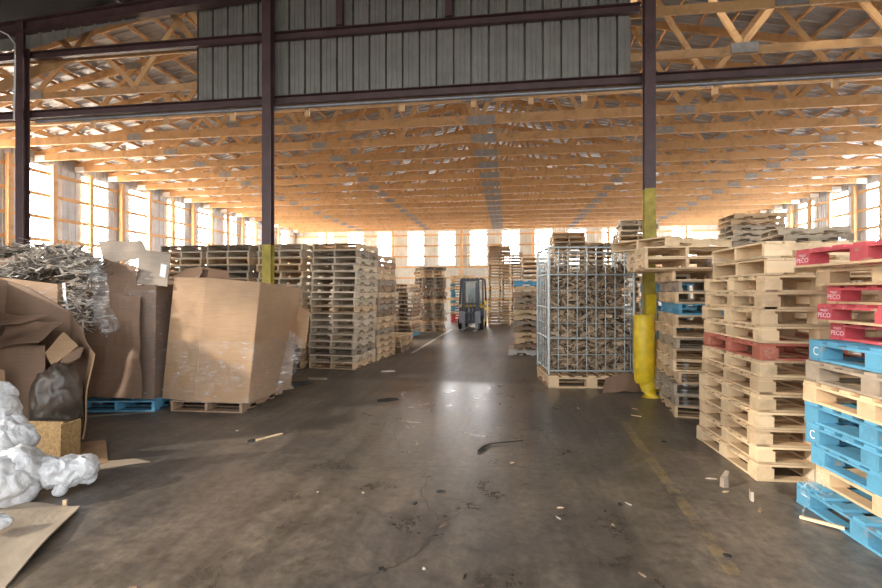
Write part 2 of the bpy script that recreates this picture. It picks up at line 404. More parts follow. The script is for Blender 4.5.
# trusses (shared mesh data, one root each)
TB = .045
tr_parts = []
def member(name, p, q, h, mat='truss', t=.045, dy=0.0):
    mb = MB().bar((p[0], dy, p[1]), (q[0], dy, q[1]), t, h, up=(0, 0, 1))
    # bar(): width lies along y because the member runs in the xz plane
    me = mb.mesh(name); me.materials.append(M[mat]); tr_parts.append((name, me))
me = MB().bar((XL+.05, 0, ZB+.08), (XR-.05, 0, ZB+.08), .045, .16).mesh('bottom_chord'); me.materials.append(M['truss']); slim_chord = me
member('bottom_chord', (XL+.05, ZB+.125), (XR-.05, ZB+.125), .25, t=.08)
for s in (-1, 1):
    member('top_chord', (XM+s*(HALF-.05), ztop(XM+HALF)+.1), (XM, ztop(XM)+.1), .2)
    bn = [0, 2.7, 5.4, 8.1, 10.8, 13.4]; tn = [1.35, 4.05, 6.75, 9.45, 12.1, 14.6]
    for i, b in enumerate(bn):
        t = tn[i]
        member('web', (XM+s*b, ZB+.2), (XM+s*t, ztop(XM+s*t)+.08), .12, dy=.06)
        if i+1 < len(bn): member('web', (XM+s*t, ztop(XM+s*t)+.08), (XM+s*bn[i+1], ZB+.2), .12, dy=.06)
    for b in (5.4, 10.8):
        me = MB().box((XM+s*b, -.04, ZB+.115), (.5, .02, .2)).mesh('gusset_plate'); me.materials.append(M['plate']); tr_parts.append(('gusset_plate', me))
    for t in (4.05, 9.45):
        me = MB().box((XM+s*t, -.03, ztop(XM+s*t)+.09), (.5, .01, .18)).mesh('gusset_plate'); me.materials.append(M['plate']); tr_parts.append(('gusset_plate', me))
    me = MB().box((XM+s*(HALF-.28), -.035, ZB+.1), (.4, .03, .2)).mesh('heel_plate'); me.materials.append(M['white']); tr_parts.append(('heel_plate', me))
me = MB().box((XM, -.042, ZB+.115), (.8, .012, .23)).box((XM, -.0, ZB-.004), (.8, .06, .008)).mesh('gusset_plate'); me.materials.append(M['plate']); tr_parts.append(('gusset_plate', me))
NT = 18
for i in range(NT):
    e = empty('roof_truss', (0, 8.6+1.6*i, 0))
    struct(e, 'timber roof truss, %s counted from the steel frame inward' % ORD[i+1], 'truss', 'timber roof trusses')
    for nm, me in tr_parts: link(nm, slim_chord if nm == 'bottom_chord' and i < 2 else me, e)
    if i == 0:
        MB().bar((-8.7, -.07, ZB+.1), (-12.2, -.07, ZB-1.0), TB, .22).obj('knee_brace', 'truss', e)

# ------------------------------------------------------------------ steel frame between the two halls
def ibeam(mb, p, q, w, h, tf=.018, tw=.014, up=(0, 0, 1)):
    p, q = Vector(p), Vector(q); a = (q-p).normalized(); x = a.cross(Vector(up)).normalized(); y = x.cross(a)
    for s in (-1, 1): mb.bar(p+y*s*(h/2-tf/2), q+y*s*(h/2-tf/2), w, tf, up)
    mb.bar(p, q, tw, h-2*tf, up)
cols = [(-9.6, 2.2, 7.0, 'behind the heap of scrap cartons'), (-4.38, 2.47, 7.3, 'behind the large tan carton'), (2.31, 3.3, 7.7, 'behind the yellow column guard')]
for x, zy, zt, lab in cols:
    e = empty('steel_column', (x, YC, 0)); struct(e, 'tall purple brown steel column with yellow lower end, %s' % lab, 'column', 'steel columns')
    m1 = MB(); ibeam(m1, (0, 0, zy), (0, 0, zt), .17, .15, up=(0, 1, 0)); m1.obj('shaft', 'steel', e)
    m2 = MB(); ibeam(m2, (0, 0, .02), (0, 0, zy), .17, .15, up=(0, 1, 0)); m2.obj('painted_lower_shaft', 'yellowold', e)
    MB().box((0, 0, .012), (.34, .38, .024)).obj('base_plate', 'yellowold', e)
def channel(name, x0, x1, z, label, mat='steel'):
    yb = YC+.14
    mb = MB().box(((x0+x1)/2, yb, z), (x1-x0, .012, .15)).box(((x0+x1)/2, yb-.04, z+.07), (x1-x0, .09, .012)).box(((x0+x1)/2, yb-.04, z-.07), (x1-x0, .09, .012))
    o = mb.obj(name, mat); struct(o, label, 'beam'); return o
b1 = channel('steel_girt_beam', -12.8, 12.8, 5.17, 'long purple brown steel beam along the bottom edge of the cladding')
b2 = channel('steel_girt_beam', -12.8, 2.2, 6.36, 'upper purple brown steel beam crossing the grey cladding')
MB().tube([(-9.4, YC+.1, 5.03), (12.8, YC+.1, 5.02)], .035, 8).obj('conduit', 'fork_light', b1)
MB().box((0, YC+.19, 5.15), (25.6, .04, .14)).obj('nailer_board', 'truss', b1)
for x in (-8.2, -6.6, -5.2, -3.7, -1.9, -.6, .4, 1.3, 3.4, 5.2):
    MB().box((x, YC+.19, 5.0), (.09, .05, .26)).obj('cleat', 'post', b1)
pm = MB(); prof = []; x = -5.93
while x < 2.0:
    for da, h in ((0, 0), (.008, .09), (.032, .09), (.04, 0), (.12, 0), (.128, .01), (.15, .01), (.158, 0), (.2, 0), (.208, .01), (.23, .01), (.238, 0)): prof.append((x+da, h))
    x += .31
pm.add([(p, YC+.17+h, z) for (p, h) in prof for z in (5.20, 8.2)], [(2*i, 2*i+2, 2*i+3, 2*i+1) for i in range(len(prof)-1)])
struct(pm.obj('wall_cladding', 'clad'), 'ribbed grey metal cladding hanging between the steel columns', 'wall cladding')
for x in (-3.03, -1.03): struct(MB().box((x, YC+.08, 7.2), (.12, .1, 1.5)).obj('steel_stub_post', 'steel'), 'short purple brown steel stub above the upper beam', 'beam')
mb = MB(); vs = []; fs = []
x = -13.0; pr = []
while x < -7:
    for da, h in ((0, 0), (.02, .035), (.05, .035), (.07, 0)): pr.append((x+da, h))
    x += .31
for (p, h) in pr:
    zt = 6.70+.06*(p+9.6); zb = min(zt-.005, 6.47+.2*max(0, p+9.45))
    vs += [(p, YC+.05-h, zb), (p, YC+.05-h, zt+.1)]
mb.add(vs, [(2*i, 2*i+2, 2*i+3, 2*i+1) for i in range(len(pr)-1)])
struct(mb.obj('gable_cladding', 'clad'), 'strip of pale ribbed cladding under the sloping rafter', 'wall cladding')
mb = MB(); ibeam(mb, (-13, YC, 6.87+.06*-3.4), (0, YC, 6.87+.06*9.6), .2, .24); ibeam(mb, (0, YC, 6.87+.06*9.6), (13, YC, 6.87-.06*3.4), .2, .24)
struct(mb.obj('rafter_beam', 'steel'), 'sloping purple brown steel rafter over the columns', 'beam')
# dark roof and the side wall of the steel hall the camera stands in (big side doorway left open)
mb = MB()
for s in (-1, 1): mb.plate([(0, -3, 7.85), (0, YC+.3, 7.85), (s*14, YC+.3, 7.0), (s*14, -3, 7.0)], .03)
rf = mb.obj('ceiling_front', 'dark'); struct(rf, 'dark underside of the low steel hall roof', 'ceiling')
for i in range(10):
    x = -13+2.8*i; MB().box((x, (YC-3)/2, 7.0+.0607*(14-abs(x))-.13), (.07, YC+3, .2)).obj('purlin', 'steel', rf)
mb = MB().box((-13.6, 5.9, 3.5), (.05, 4.9, 7)); mb.box((-13.6, -1.5, 6.6), (.05, 10, .8))
struct(mb.obj('wall_front_left', 'clad'), 'metal side wall of the steel hall beside the open doorway', 'wall')
mb = MB().box((13.6, 2.6, 3.5), (.05, 11.5, 7))
struct(mb.obj('wall_front_right', 'clad'), 'metal side wall of the steel hall behind the red pallets', 'wall')
cable = MB().tube([W((15-CX)/F*9.4-.4, 9.35, 6.75), PT(0, 31, 9.3), PT(8, 35, 9.3), PT(15, 44, 9.3), PT(15, 60, 9.3), PT(14, 120, 9.3)], .015, 6)
tag(cable.obj('power_cable', 'white'), 'white cable hanging beside the steel column near the dark roof corner', 'cable')

# ------------------------------------------------------------------ pallets
PH = .144
def deckmb(boards, width, thick, z, seed, along='x', L=1.02, skip=()):
    rnd = random.Random(seed); mb = MB()
    for i, (y, w) in enumerate(boards):
        if i in skip: continue
        ln = L-rnd.uniform(0, .012); off = rnd.uniform(-.006, .006); tw = rnd.uniform(-.006, .006)
        rot = Matrix.Rotation(tw, 3, 'Z') @ Matrix.Rotation(rnd.uniform(-.006, .006), 3, 'X')
        if along == 'x': mb.box((off, y+rnd.uniform(-.006, .006), z), (ln, w, thick), rot)
        else: mb.box((y+rnd.uniform(-.004, .004), off, z), (w, ln, thick), rot)
    return mb
def notched(x, L=1.22, w=.038):
    mb = MB(); h = .105; z0 = .02
    mb.box((x, 0, z0+h-.03), (w, L, .06))
    for y, l in ((-.5, .22), (0, .34), (.5, .22)): mb.box((x, y, z0+.0225), (w*.998, l, .045))
    return mb
def solid(x, L=1.22, w=.038): return MB().box((x, 0, .0725), (w, L, .105))
_cache = {}
def pallet_parts(kind, paint, var, merged=False):
    key = (kind, paint, var, merged)
    if key in _cache: return _cache[key]
    parts = []
    sec = {'red': 'red', 'blue': 'blue'}.get(paint, paint)
    if kind == 'stringer':
        n = 7; ys = [-.61+.07]+[-.61+.14+.0575+i*(1.22-.28-.115)/4 for i in range(5)]+[.61-.07]
        bd = [(y, .135 if i in (0, n-1) else (.09 if var % 2 else .1)) for i, y in enumerate(ys)]
        skip = () if var != 2 else (3,)
        parts.append(('top_deck', deckmb(bd, 1.02, .018, .135, var*3+1, L=1.02, skip=skip), paint))
        bb = [(-.55, .13), (-.28, .09), (0, .1), (.28, .09), (.55, .13)]
        parts.append(('bottom_deck', deckmb(bb, 1.02, .018, .010, var*3+2, L=1.02), paint))
        for x in (-.485, 0, .485):
            parts.append(('stringer', notched(x) if var != 1 or x else solid(x), paint))
    else:
        ys = [-.53, -.365, -.18, 0, .18, .365, .53]; bd = [(y, .138 if i in (0, 6) else .098) for i, y in enumerate(ys)]
        parts.append(('top_deck', deckmb(bd, 1.0, .018, .135, var*3+4, L=1.0), paint))
        sb = MB()
        for x in (-.44, 0, .44): sb.box((x, 0, .1165), (.115, 1.2, .0175))
        parts.append(('stringer_board', sb, paint))
        base = 'natural' if paint in ('red',) and var != 1 else paint
        bt = MB()
        for x in (-.44, 0, .44): bt.box((x, 0, .0105), (.1, 1.2, .018))
        for y in (-.55, .55): bt.box((0, y, .0107), (1.0, .1, .0175))
        parts.append(('bottom_deck', bt, base))
        for x in (-.43, 0, .43):
            for y in (-.525, 0, .525):
                parts.append(('block', MB().box((x, y, .0637), (.138 if x else .1, .145, .0875)), paint))
    if merged:
        mb = MB()
        for _, p, _m in parts: mb.add(p.v, p.f)
        me = mb.mesh('pallet'); me.materials.append(M[paint]); out = [(None, me)]
    else:
        out = []
        for nm, p, mt in parts:
            me = p.mesh('pallet_'+nm); me.materials.append(M[mt]); out.append((nm, me))
    _cache[key] = out
    return out
npal = 0
def pallet(kind, paint, loc, rz, label, group, merged=False, tilt=(0, 0), var=None):
    global npal
    var = npal % 3 if var is None else var
    parts = pallet_parts(kind, paint, var, merged); npal += 1
    if merged:
        o = link('pallet', parts[0][1]); o.location = loc
    else:
        o = empty('pallet', loc)
        for nm, me in parts: link(nm, me, o)
    o.rotation_euler = (tilt[0], tilt[1], rz)
    tag(o, label, 'pallet', group)
    return o
PN = {'pale': 'pale wooden', 'natural': 'light wooden', 'fresh': 'fresh yellow wooden', 'grey': 'grey weathered wooden', 'brown': 'brown wooden', 'blue': 'blue painted', 'red': 'red painted', 'rust': 'faded red painted', 'white_pallet': 'whitish wooden'}
hidden = MB()
def stack(phrase, corner, cd, phi, paints, kind='stringer', end=True, lean=(0, 0), jit=.02, rj=1.0, hide=0, merged=False, z0=0.0, ordn=0, zs=None):
    """corner 'NL'/'NR' = near-left / near-right footprint corner in camera axes"""
    w, l = (1.02, 1.22) if end else (1.22, 1.02)
    if kind == 'block': w, l = (1.0, 1.2) if end else (1.2, 1.0)
    f = R(phi); u = Vector((math.sin(f), math.cos(f))); r = Vector((math.cos(f), -math.sin(f)))
    ctr = Vector(cd)+u*l/2+(r*w/2 if corner == 'NL' else -r*w/2)
    n = len(paints); out = []; zc = z0
    for i, p in enumerate(paints):
        t = i/max(1, n-1)
        j = Vector((random.uniform(-jit, jit), random.uniform(-jit, jit))) if i else Vector((0, 0))
        c = ctr+Vector(lean)*t+j; loc = W(c.x, c.y, zc+.001); k_ = zs[i] if zs else 1.0; zc += PH*k_+.0012
        rz = TH-f+R(random.uniform(-rj, rj))+(0 if end else R(90))+(R(180) if random.random() < .5 else 0)
        if i < hide:
            parts = pallet_parts(kind, p, i % 3, True)[0][1]
            mt = Matrix.Translation(loc) @ Matrix.Rotation(rz, 4, 'Z')
            hidden.add([mt @ v.co for v in parts.vertices], [tuple(q.vertices) for q in parts.polygons]); out.append(None)
            continue
        k = n-i+ordn
        lab = '%s pallet, %s of the %s' % (PN[p], 'topmost' if k == 1 else ('lowest' if i == 0 and z0 == 0 else ORD[k]+' from top'), phrase)
        out.append(pallet(kind, p, loc, rz, lab, 'pallets in '+phrase, merged)); out[-1].scale = (1, 1, k_)
    return out
def mix(n, pats, seed):
    rnd = random.Random(seed); return [rnd.choice(pats) for _ in range(n)]

NG = ['natural', 'grey', 'natural', 'natural', 'brown']
# row of stacks behind the tan carton
stack('tall stack behind the torn carton', 'NR', (-1.78, 9.74), 13, mix(18, ['pale', 'natural', 'grey', 'pale'], 1), lean=(.06, 0))
stack('second tall stack along the aisle', 'NR', (-1.46, 11.02), 13, mix(17, NG, 2), lean=(.03, 0))
stack('stack behind the tan carton', 'NR', (-2.90, 9.88), 11, mix(18, ['pale', 'natural', 'grey', 'pale'], 3), hide=6)
stack('stack beside the yellow column end', 'NR', (-4.05, 10.05), 10, mix(18, ['pale', 'natural', 'grey', 'pale'], 4), hide=13)
stack('stack behind the dark carton flaps', 'NR', (-5.15, 10.25), 9, mix(18, ['pale', 'natural', 'grey', 'pale'], 5), hide=13)
stack('low stack by the white paint line', 'NR', (-1.02, 12.45), 11, ['brown', 'natural', 'natural'])
# far stacks on the carton side of the aisle
stack('brown stack with a blue base', 'NR', (-1.0, 16.6), 10, ['blue']+mix(12, ['brown', 'natural', 'grey'], 6), jit=.05, rj=3, merged=True)
stack('crooked stack turned cornerwise', 'NL', (-.76, 19.0), -17, mix(18, ['grey', 'natural', 'brown'], 7), kind='block', jit=.06, rj=3, merged=True)
stack('red and blue stack behind the forklift', 'NL', (.50, 25.0), 8, ['red', 'red', 'red', 'natural', 'blue', 'blue', 'natural', 'blue', 'fresh', 'blue', 'blue', 'blue', 'natural', 'blue', 'natural', 'fresh', 'fresh'], kind='block', end=False, merged=True)
# beyond the forklift
stack('tallest stack beside the forklift', 'NR', (3.24, 22.3), 10, mix(26, ['natural', 'natural', 'fresh'], 8), merged=True)
stack('stack behind the tallest one', 'NR', (4.15, 24.2), 10, mix(25, NG, 9), merged=True)
# cage neighbours
m6 = stack('blue-topped stack beside the cage', 'NL', (1.86, 12.05), 9, ['white_pallet']+mix(10, ['brown', 'grey', 'brown', 'natural'], 10)+['natural', 'blue'], end=False, jit=.03)
m6[0].location += W(-.16, -.05) 
stack('stack behind the blue-topped one', 'NL', (2.36, 13.9), 8, mix(18, ['natural', 'brown', 'grey'], 11), merged=True, end=True)
stack('stack above the cage, aisle side', 'NL', (2.98+.6, 15.2), 8, mix(24, ['pale', 'natural', 'fresh'], 12), hide=8, merged=True)
stack('stack above the cage, column side', 'NL', (4.22+.55, 15.45), 8, mix(22, ['pale', 'natural', 'fresh'], 13), hide=7, merged=True)
stack('untidy high stack behind the yellow column', 'NL', (5.1, 13.5), 14, mix(25, ['natural', 'pale', 'natural'], 14), hide=16, jit=.06, rj=5, merged=True)
stack('high stack behind the pale stack', 'NL', (7.55, 12.3), 12, mix(25, ['natural', 'pale', 'pale'], 15), hide=17, jit=.04, rj=3, merged=True, end=False)
stack('grey stack near the side wall', 'NL', (6.9, 9.6), 14, mix(20, ['grey', 'pale', 'pale'], 16), hide=12, jit=.03, rj=3, merged=True, end=False)

stack('mostly blue stack behind the jumbled one', 'NL', (3.80, 8.35), 10, ['grey', 'brown', 'grey', 'blue', 'grey', 'blue', 'blue', 'grey', 'blue', 'blue', 'grey', 'blue', 'grey', 'brown'], jit=.03)
# stack A, by the yellow guard
SA = 'jumbled stack by the column guard'
a1 = stack(SA, 'NL', (3.0, 6.05), 14, ['natural', 'grey', 'grey', 'natural', 'fresh', 'natural', 'grey', 'natural', 'natural', 'blue', 'natural', 'grey', 'natural'], kind='stringer', jit=.05, rj=2.5, ordn=3)
zt = 13*(PH+.0012)
stack(SA, 'NL', (2.60, 6.08), 12, ['natural', 'fresh'], kind='stringer', jit=.0, rj=.5, z0=zt+.001, ordn=1)
p = W(2.70+.62, 6.30+.55, zt+2*(PH+.0012)+.012)
pallet('stringer', 'fresh', W(3.30, 6.86, zt+2*(PH+.0012)+.006), TH-R(-23)+R(90), 'fresh wooden pallet turned askew, topmost of the '+SA, 'pallets in '+SA)
# stack B
SB = 'pale stack beside the red pallets'
stack(SB, 'NL', (2.66, 4.02), 7, ['fresh', 'fresh', 'natural', 'fresh', 'fresh', 'natural', 'fresh', 'rust', 'fresh', 'fresh', 'fresh', 'fresh'], kind='block', lean=(.10, .03), jit=.018, rj=1.2, ordn=2)
zb = 12*(PH+.0012)
stack(SB, 'NL', (2.77, 4.05), 7, ['fresh', 'fresh'], kind='stringer', end=False, jit=.012, z0=zb+.001)
# stack C
SC = 'red-topped blue stack'
cp = ['blue', 'natural', 'blue', 'blue', 'blue', 'natural', 'grey', 'blue', 'red', 'red', 'red', 'natural', 'red']
CC = stack(SC, 'NL', (2.62, 2.42), 5, cp, kind='block', jit=.012, rj=.6, zs=[1.07]*7+[1.06]+[.93]*5)
offs = [-.02, .12, .08, .05, .06, .03, .03, .09, .25, .12, .22, .13, -.02]
for o, dx in zip(CC, offs):
    o.location += W(dx, 0)
def lettering(parent, text, size, loc, rot, mat):
    cu = bpy.data.curves.new('lettering', 'FONT'); cu.body = text; cu.size = size; cu.extrude = .0006; cu.align_x = 'CENTER'; cu.align_y = 'CENTER'; cu.resolution_u = 3
    cu.materials.append(M[mat]); tmp = bpy.data.objects.new('lettering_source', cu); COL.objects.link(tmp)
    bpy.context.view_layer.update()
    me = bpy.data.meshes.new_from_object(tmp.evaluated_get(bpy.context.evaluated_depsgraph_get()))
    bpy.data.objects.remove(tmp); me.name = 'lettering'
    if not me.materials: me.materials.append(M[mat])
    o = link('lettering', me, parent)
    o.location = loc; o.rotation_euler = rot; o['label'] = 'white stencilled lettering'
    return o
def far_left(o):
    """which local block sits at the far-left corner as seen by the camera, and on which local side the aisle lies"""
    a = (o.rotation_euler.z-TH) % (2*math.pi)
    return 1 if math.cos(a) > 0 else -1
for i in (8, 9, 10, 12):
    o = CC[i]; s = far_left(o)
    lettering(o, 'PECO', .052, (-s*.5006, s*.525, .054), (R(90), 0, R(-90) if s > 0 else R(90)), 'pink')
    lettering(o, 'PALLET', .024, (-s*.5006, s*.525, .094), (R(90), 0, R(-90) if s > 0 else R(90)), 'pink')
for i in (7, 3):
    o = CC[i]; s = far_left(o)
    lettering(o, 'C', .085, (-s*.5006, s*.525, .066), (R(90), 0, R(-90) if s > 0 else R(90)), 'white')

if hidden.v:
    tag(hidden.obj('pallet_pile_core', 'natural'), 'lower pallets of the back stacks, mostly hidden behind cartons and cage', 'pallets', None, 'stuff')

# ------------------------------------------------------------------ cartons
def carton(name, pts, z0, tops, lean, mat, label, t=.012, parent=None, open_sides=()):
    """pts: footprint in camera axes, walls as thin panels with per-corner top height"""
    e = empty(name, W(*pts[0])); tag(e, label, 'carton'); k = len(pts); loc0 = e.location.copy()
    mb = MB()
    for i in range(k):
        if i in open_sides: continue
        j = (i+1) % k
        a, b = Vector(pts[i]), Vector(pts[j])
        q = [W(a.x, a.y, z0), W(b.x, b.y, z0), W(b.x+lean[0], b.y+lean[1], tops[j]), W(a.x+lean[0], a.y+lean[1], tops[i])]
        mb.plate([x-loc0 for x in q], t)
    mb.obj('body', mat, e)
    MB().plate([W(x, y, z0+.012)-loc0 for x, y in pts], t).obj('bottom_panel', mat, e)
    return e
def wrapped(e, pts, z0, z1, lean, h, mat='film', off=.02, seed=1):
    loc0 = e.location; mb = MB(); k = len(pts); c = sum((Vector(p) for p in pts), Vector((0, 0)))/k
    for i in range(k-1):
        a, b = Vector(pts[i]), Vector(pts[i+1]); a = a+(a-c).normalized()*off; b = b+(b-c).normalized()*off
        la = Vector(lean)
        q = []
        for (p, z) in ((a, z0), (b, z0), (b, z1), (a, z1)):
            pp = p+la*(z/h); q.append(W(pp.x, pp.y, z)-loc0)
        mb.sheet(q, .001, 14, 14, .02, 6, seed+i)
    return mb.obj('stretch_wrap', mat, e)

# large tan carton on its pallet
Dp = [(-3.80, 6.48), (-3.27, 6.30), (-2.52, 6.20), (-2.30, 7.25), (-2.6, 7.6), (-3.7, 7.7)]
pallet('stringer', 'brown', W(-3.06, 6.92, .001), TH-R(6), 'dark wooden pallet under the large tan carton', 'pallets under cartons')
eD = carton('carton', Dp, .15, [1.80, 1.79, 1.73, 1.66, 1.70, 1.80], (.15, .03), 'card', 'large tan cardboard bulk carton wrapped in clear film near the column')
wrapped(eD, [Dp[0], Dp[1], Dp[2], Dp[3]], .14, .95, (.15, .03), 1.8)
lo = eD.location
fl_ = MB().sheet([PT(296, 306, 7.25)-lo, PT(311, 312, 7.15)-lo, PT(305, 349, 7.1)-lo, PT(294, 344, 7.25)-lo], .01, 6, 6, .05, 4, 3)
fl_.obj('torn_flap', 'card', eD)
mb = MB().sheet([PT(290, 330, 7.0)-lo, PT(304, 340, 7.0)-lo, PT(296, 372, 6.9)-lo, PT(276, 392, 6.6)-lo], .002, 12, 12, .09, 7, 4); mb.obj('loose_wrap', 'filmthick', eD)
# dark carton with raised flaps
Cp = [(-4.72, 6.52), (-3.90, 6.45), (-3.86, 7.45), (-4.7, 7.55)]
pallet('stringer', 'blue', W(-4.36, 6.95, .001), TH+R(2), 'blue pallet under the dark film-wrapped carton', 'pallets under cartons')
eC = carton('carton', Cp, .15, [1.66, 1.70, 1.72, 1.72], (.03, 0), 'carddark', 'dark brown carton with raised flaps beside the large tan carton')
lo = eC.location
f1 = MB().sheet([PT(137, 284, 6.5)-lo, PT(168, 287, 6.45)-lo, PT(171, 254, 6.7)-lo, PT(139, 249, 6.75)-lo], .01, 8, 8, .03, 3, 1).obj('flap', 'cardgrey', eC)
MB().plate([PT(159.5, 276, 6.44)-lo, PT(165, 278, 6.44)-lo, PT(167, 265, 6.5)-lo, PT(161, 263.5, 6.5)-lo], .003).obj('paper_label', 'white', f1)['label'] = 'white paper label on the flap'
MB().sheet([PT(104, 262, 7.4)-lo, PT(151, 258, 7.4)-lo, PT(143, 241, 7.5)-lo, PT(98, 241, 7.5)-lo], .01, 8, 6, .05, 3, 7).obj('flap', 'cardgrey', eC)
MB().sheet([PT(110, 330, 6.3)-lo, PT(138, 330, 6.4)-lo, PT(137, 268, 6.55)-lo, PT(102, 257, 6.6)-lo], .01, 8, 8, .08, 3, 9).obj('flap', 'carddark', eC)
wrapped(eC, [Cp[0], Cp[1], Cp[2]], .14, 1.64, (.03, 0), 1.7, 'film', .05, 5)
o = MB().sheet([PT(84, 396, 6.3), PT(142, 398, 6.2), PT(140, 296, 6.38), PT(88, 296, 6.4)], .01, 8, 8, .06, 3, 5).obj('bent_cardboard_sheet', 'carddark')
tag(o, 'bent brown cardboard panel standing against the dark carton', 'cardboard')
# carton holding strip scrap
Bp = [(-6.1, 6.12), (-4.86, 6.02), (-4.80, 7.0), (-6.0, 7.1)]
eB = carton('carton', Bp, .15, [1.84, 1.70, 1.74, 1.86], (0, 0), 'card', 'tan carton heaped with strip scrap behind the collapsed carton')
pallet('stringer', 'brown', W(-5.44, 6.57, .001), TH, 'wooden pallet under the carton of strip scrap', 'pallets under cartons')
wrapped(eB, [Bp[0], Bp[1], Bp[2]], 1.1, 1.68, (0, 0), 1.7, 'film', .03, 8)
lo = eB.location
MB().sheet([PT(62, 283, 6.0)-lo, PT(65, 283, 5.99)-lo, PT(69, 316, 5.98)-lo, PT(66, 316, 5.98)-lo], .002, 3, 10, .02, 5, 2).obj('strap', 'white', eB)
# collapsed carton open to the camera
Ap = [(-6.1, 5.55), (-5.3, 5.80), (-4.95, 5.72), (-4.42, 5.66), (-3.98, 5.25)]
e = empty('carton', W(-4.42, 5.66)); tag(e, 'collapsed open-fronted brown carton full of scrap cardboard', 'carton'); lo = e.location
tz = [1.80, 1.74, 1.64, 1.36, .97]
mb = MB()
Ap = [(-4.55, 4.35), (-5.5, 5.70)]+Ap[1:]; tz = [1.5]+tz
for i in range(5):
    a, b = Ap[i], Ap[i+1]
    mb.sheet([W(*a, .01)-lo, W(*b, .01)-lo, W(b[0]+(.12 if i == 4 else 0), b[1], tz[i+1])-lo, W(*a, tz[i])-lo], .014, 8, 10, .05, 2.0, 2)
mb.obj('body', 'carddark', e)
mb = MB().sheet([W(-3.98, 5.25, .01)-lo, W(-3.86, 5.13, .01)-lo, W(-3.74, 5.10, .93)-lo, W(-3.86, 5.25, .97)-lo], .014, 4, 10, .04, 3, 6); mb.obj('bent_flap', 'card', e)

def strips(n, cfun, seed, mb=None, lmin=.15, lmax=.6, w=(.02, .06), t=(.003, .008), tilt=.5):
    rnd = random.Random(seed); mb = mb or MB()
    for _ in range(n):
        c = cfun(rnd); rot = Matrix.Rotation(rnd.uniform(0, math.pi), 3, 'Z') @ Matrix.Rotation(rnd.gauss(0, tilt), 3, 'X') @ Matrix.Rotation(rnd.gauss(0, tilt), 3, 'Y')
        mb.box(c, (rnd.uniform(lmin, lmax), rnd.uniform(*w), rnd.uniform(*t)), rot)
    return mb
M['strip'] = wood('strip_scrap', (.55, .48, .40), (.92, .87, .80), vary=(.12, 1.3))
def heapc(r):
    a, b = r.random(), r.random(); x = -6.05+1.40*a; y = 6.1+.85*b
    h = 1.72+.50*max(0, math.sin(math.pi*(.08+.66*a)))**1.6*math.sin(math.pi*(b*.75+.2))
    return W(x, y, h-r.random()**2*.22)
sm = strips(1500, heapc, 3, w=(.008, .04), t=(.002, .006), lmin=.06, lmax=.30, tilt=.4)
def heapd(r):
    a = r.random(); return W(-4.80+.2*r.random(), 6.0+.3*r.random(), 1.1+.62*a)
strips(260, heapd, 5, sm, w=(.008, .04), t=(.002, .006), lmin=.05, lmax=.22)
tag(sm.obj('strip_scrap', 'strip'), 'heap of pale paper and wood strips spilling over the tan carton', 'scrap', None, 'stuff')
def heape(r):
    a = r.random(); return W(-7.75+1.5*a, 7.5+.7*r.random(), 2.15+.12*r.random()+.1*a)
s2 = strips(200, heape, 9, w=(.01, .04), lmin=.2, lmax=.8, tilt=.2)
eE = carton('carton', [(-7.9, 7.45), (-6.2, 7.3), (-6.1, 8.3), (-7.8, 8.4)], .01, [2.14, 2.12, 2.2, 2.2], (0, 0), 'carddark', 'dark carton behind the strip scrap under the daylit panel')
tag(s2.obj('strip_scrap', 'strip'), 'thin layer of strips lying on the rearmost carton', 'scrap', None, 'stuff')
# hanging film from the strip heap
mb = MB().sheet([PT(84, 268, 6.0), PT(104, 262, 6.05), PT(118, 330, 5.95), PT(98, 335, 5.95)], .003, 14, 26, .16, 7, 11)
mb.sheet([PT(88, 300, 5.95), PT(100, 300, 5.95), PT(112, 338, 5.9), PT(104, 340, 5.9)], .003, 10, 14, .14, 9, 15)
mb.v = [tuple(Vector(v)-eB.location) for v in mb.v]
mb.obj('loose_wrap', 'filmthick', eB)
# boxes behind the tan carton
e = carton('carton', [(-4.7, 8.1), (-3.6, 8.0), (-3.55, 8.6), (-4.6, 8.7)], .01, [1.80, 1.78, 1.80, 1.86], (0, 0), 'carddark', 'dark carton with tented flaps just behind the large tan carton')
lo = e.location
MB().sheet([PT(168, 280, 8.2)-lo, PT(200, 278, 8.0)-lo, PT(203, 268, 8.3)-lo, PT(186, 268, 8.4)-lo], .01, 6, 6, .04, 3, 2).obj('flap', 'carddark', e)
MB().sheet([PT(196, 280, 8.0)-lo, PT(230, 281, 8.0)-lo, PT(228, 271, 8.3)-lo, PT(204, 268, 8.4)-lo], .01, 6, 6, .04, 3, 4).obj('flap', 'carddark', e)

# contents of the collapsed carton
def piece(corners, mat, label, amp=.03, seed=1, nu=8, floor=.004, name='cardboard_piece', t=.01, cat='cardboard'):
    return tag(MB().sheet(corners, t, nu, nu, amp, 3, seed, floor).obj(name, mat), label, cat)
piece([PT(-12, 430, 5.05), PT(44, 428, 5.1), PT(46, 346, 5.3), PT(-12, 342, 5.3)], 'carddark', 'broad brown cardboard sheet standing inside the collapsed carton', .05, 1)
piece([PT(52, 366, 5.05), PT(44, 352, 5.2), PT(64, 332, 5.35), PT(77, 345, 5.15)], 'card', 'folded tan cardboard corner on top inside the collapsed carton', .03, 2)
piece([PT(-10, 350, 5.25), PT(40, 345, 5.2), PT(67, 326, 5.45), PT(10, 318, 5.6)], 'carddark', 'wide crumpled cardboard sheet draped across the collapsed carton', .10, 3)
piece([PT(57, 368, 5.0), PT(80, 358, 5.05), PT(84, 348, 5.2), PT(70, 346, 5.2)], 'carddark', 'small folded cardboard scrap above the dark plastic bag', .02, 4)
piece([PT(-10, 330, 5.35), PT(30, 322, 5.5), PT(50, 318, 5.5), PT(0, 312, 5.6)], 'carddark', 'thin dark cardboard strip lying highest inside the collapsed carton', .08, 5)
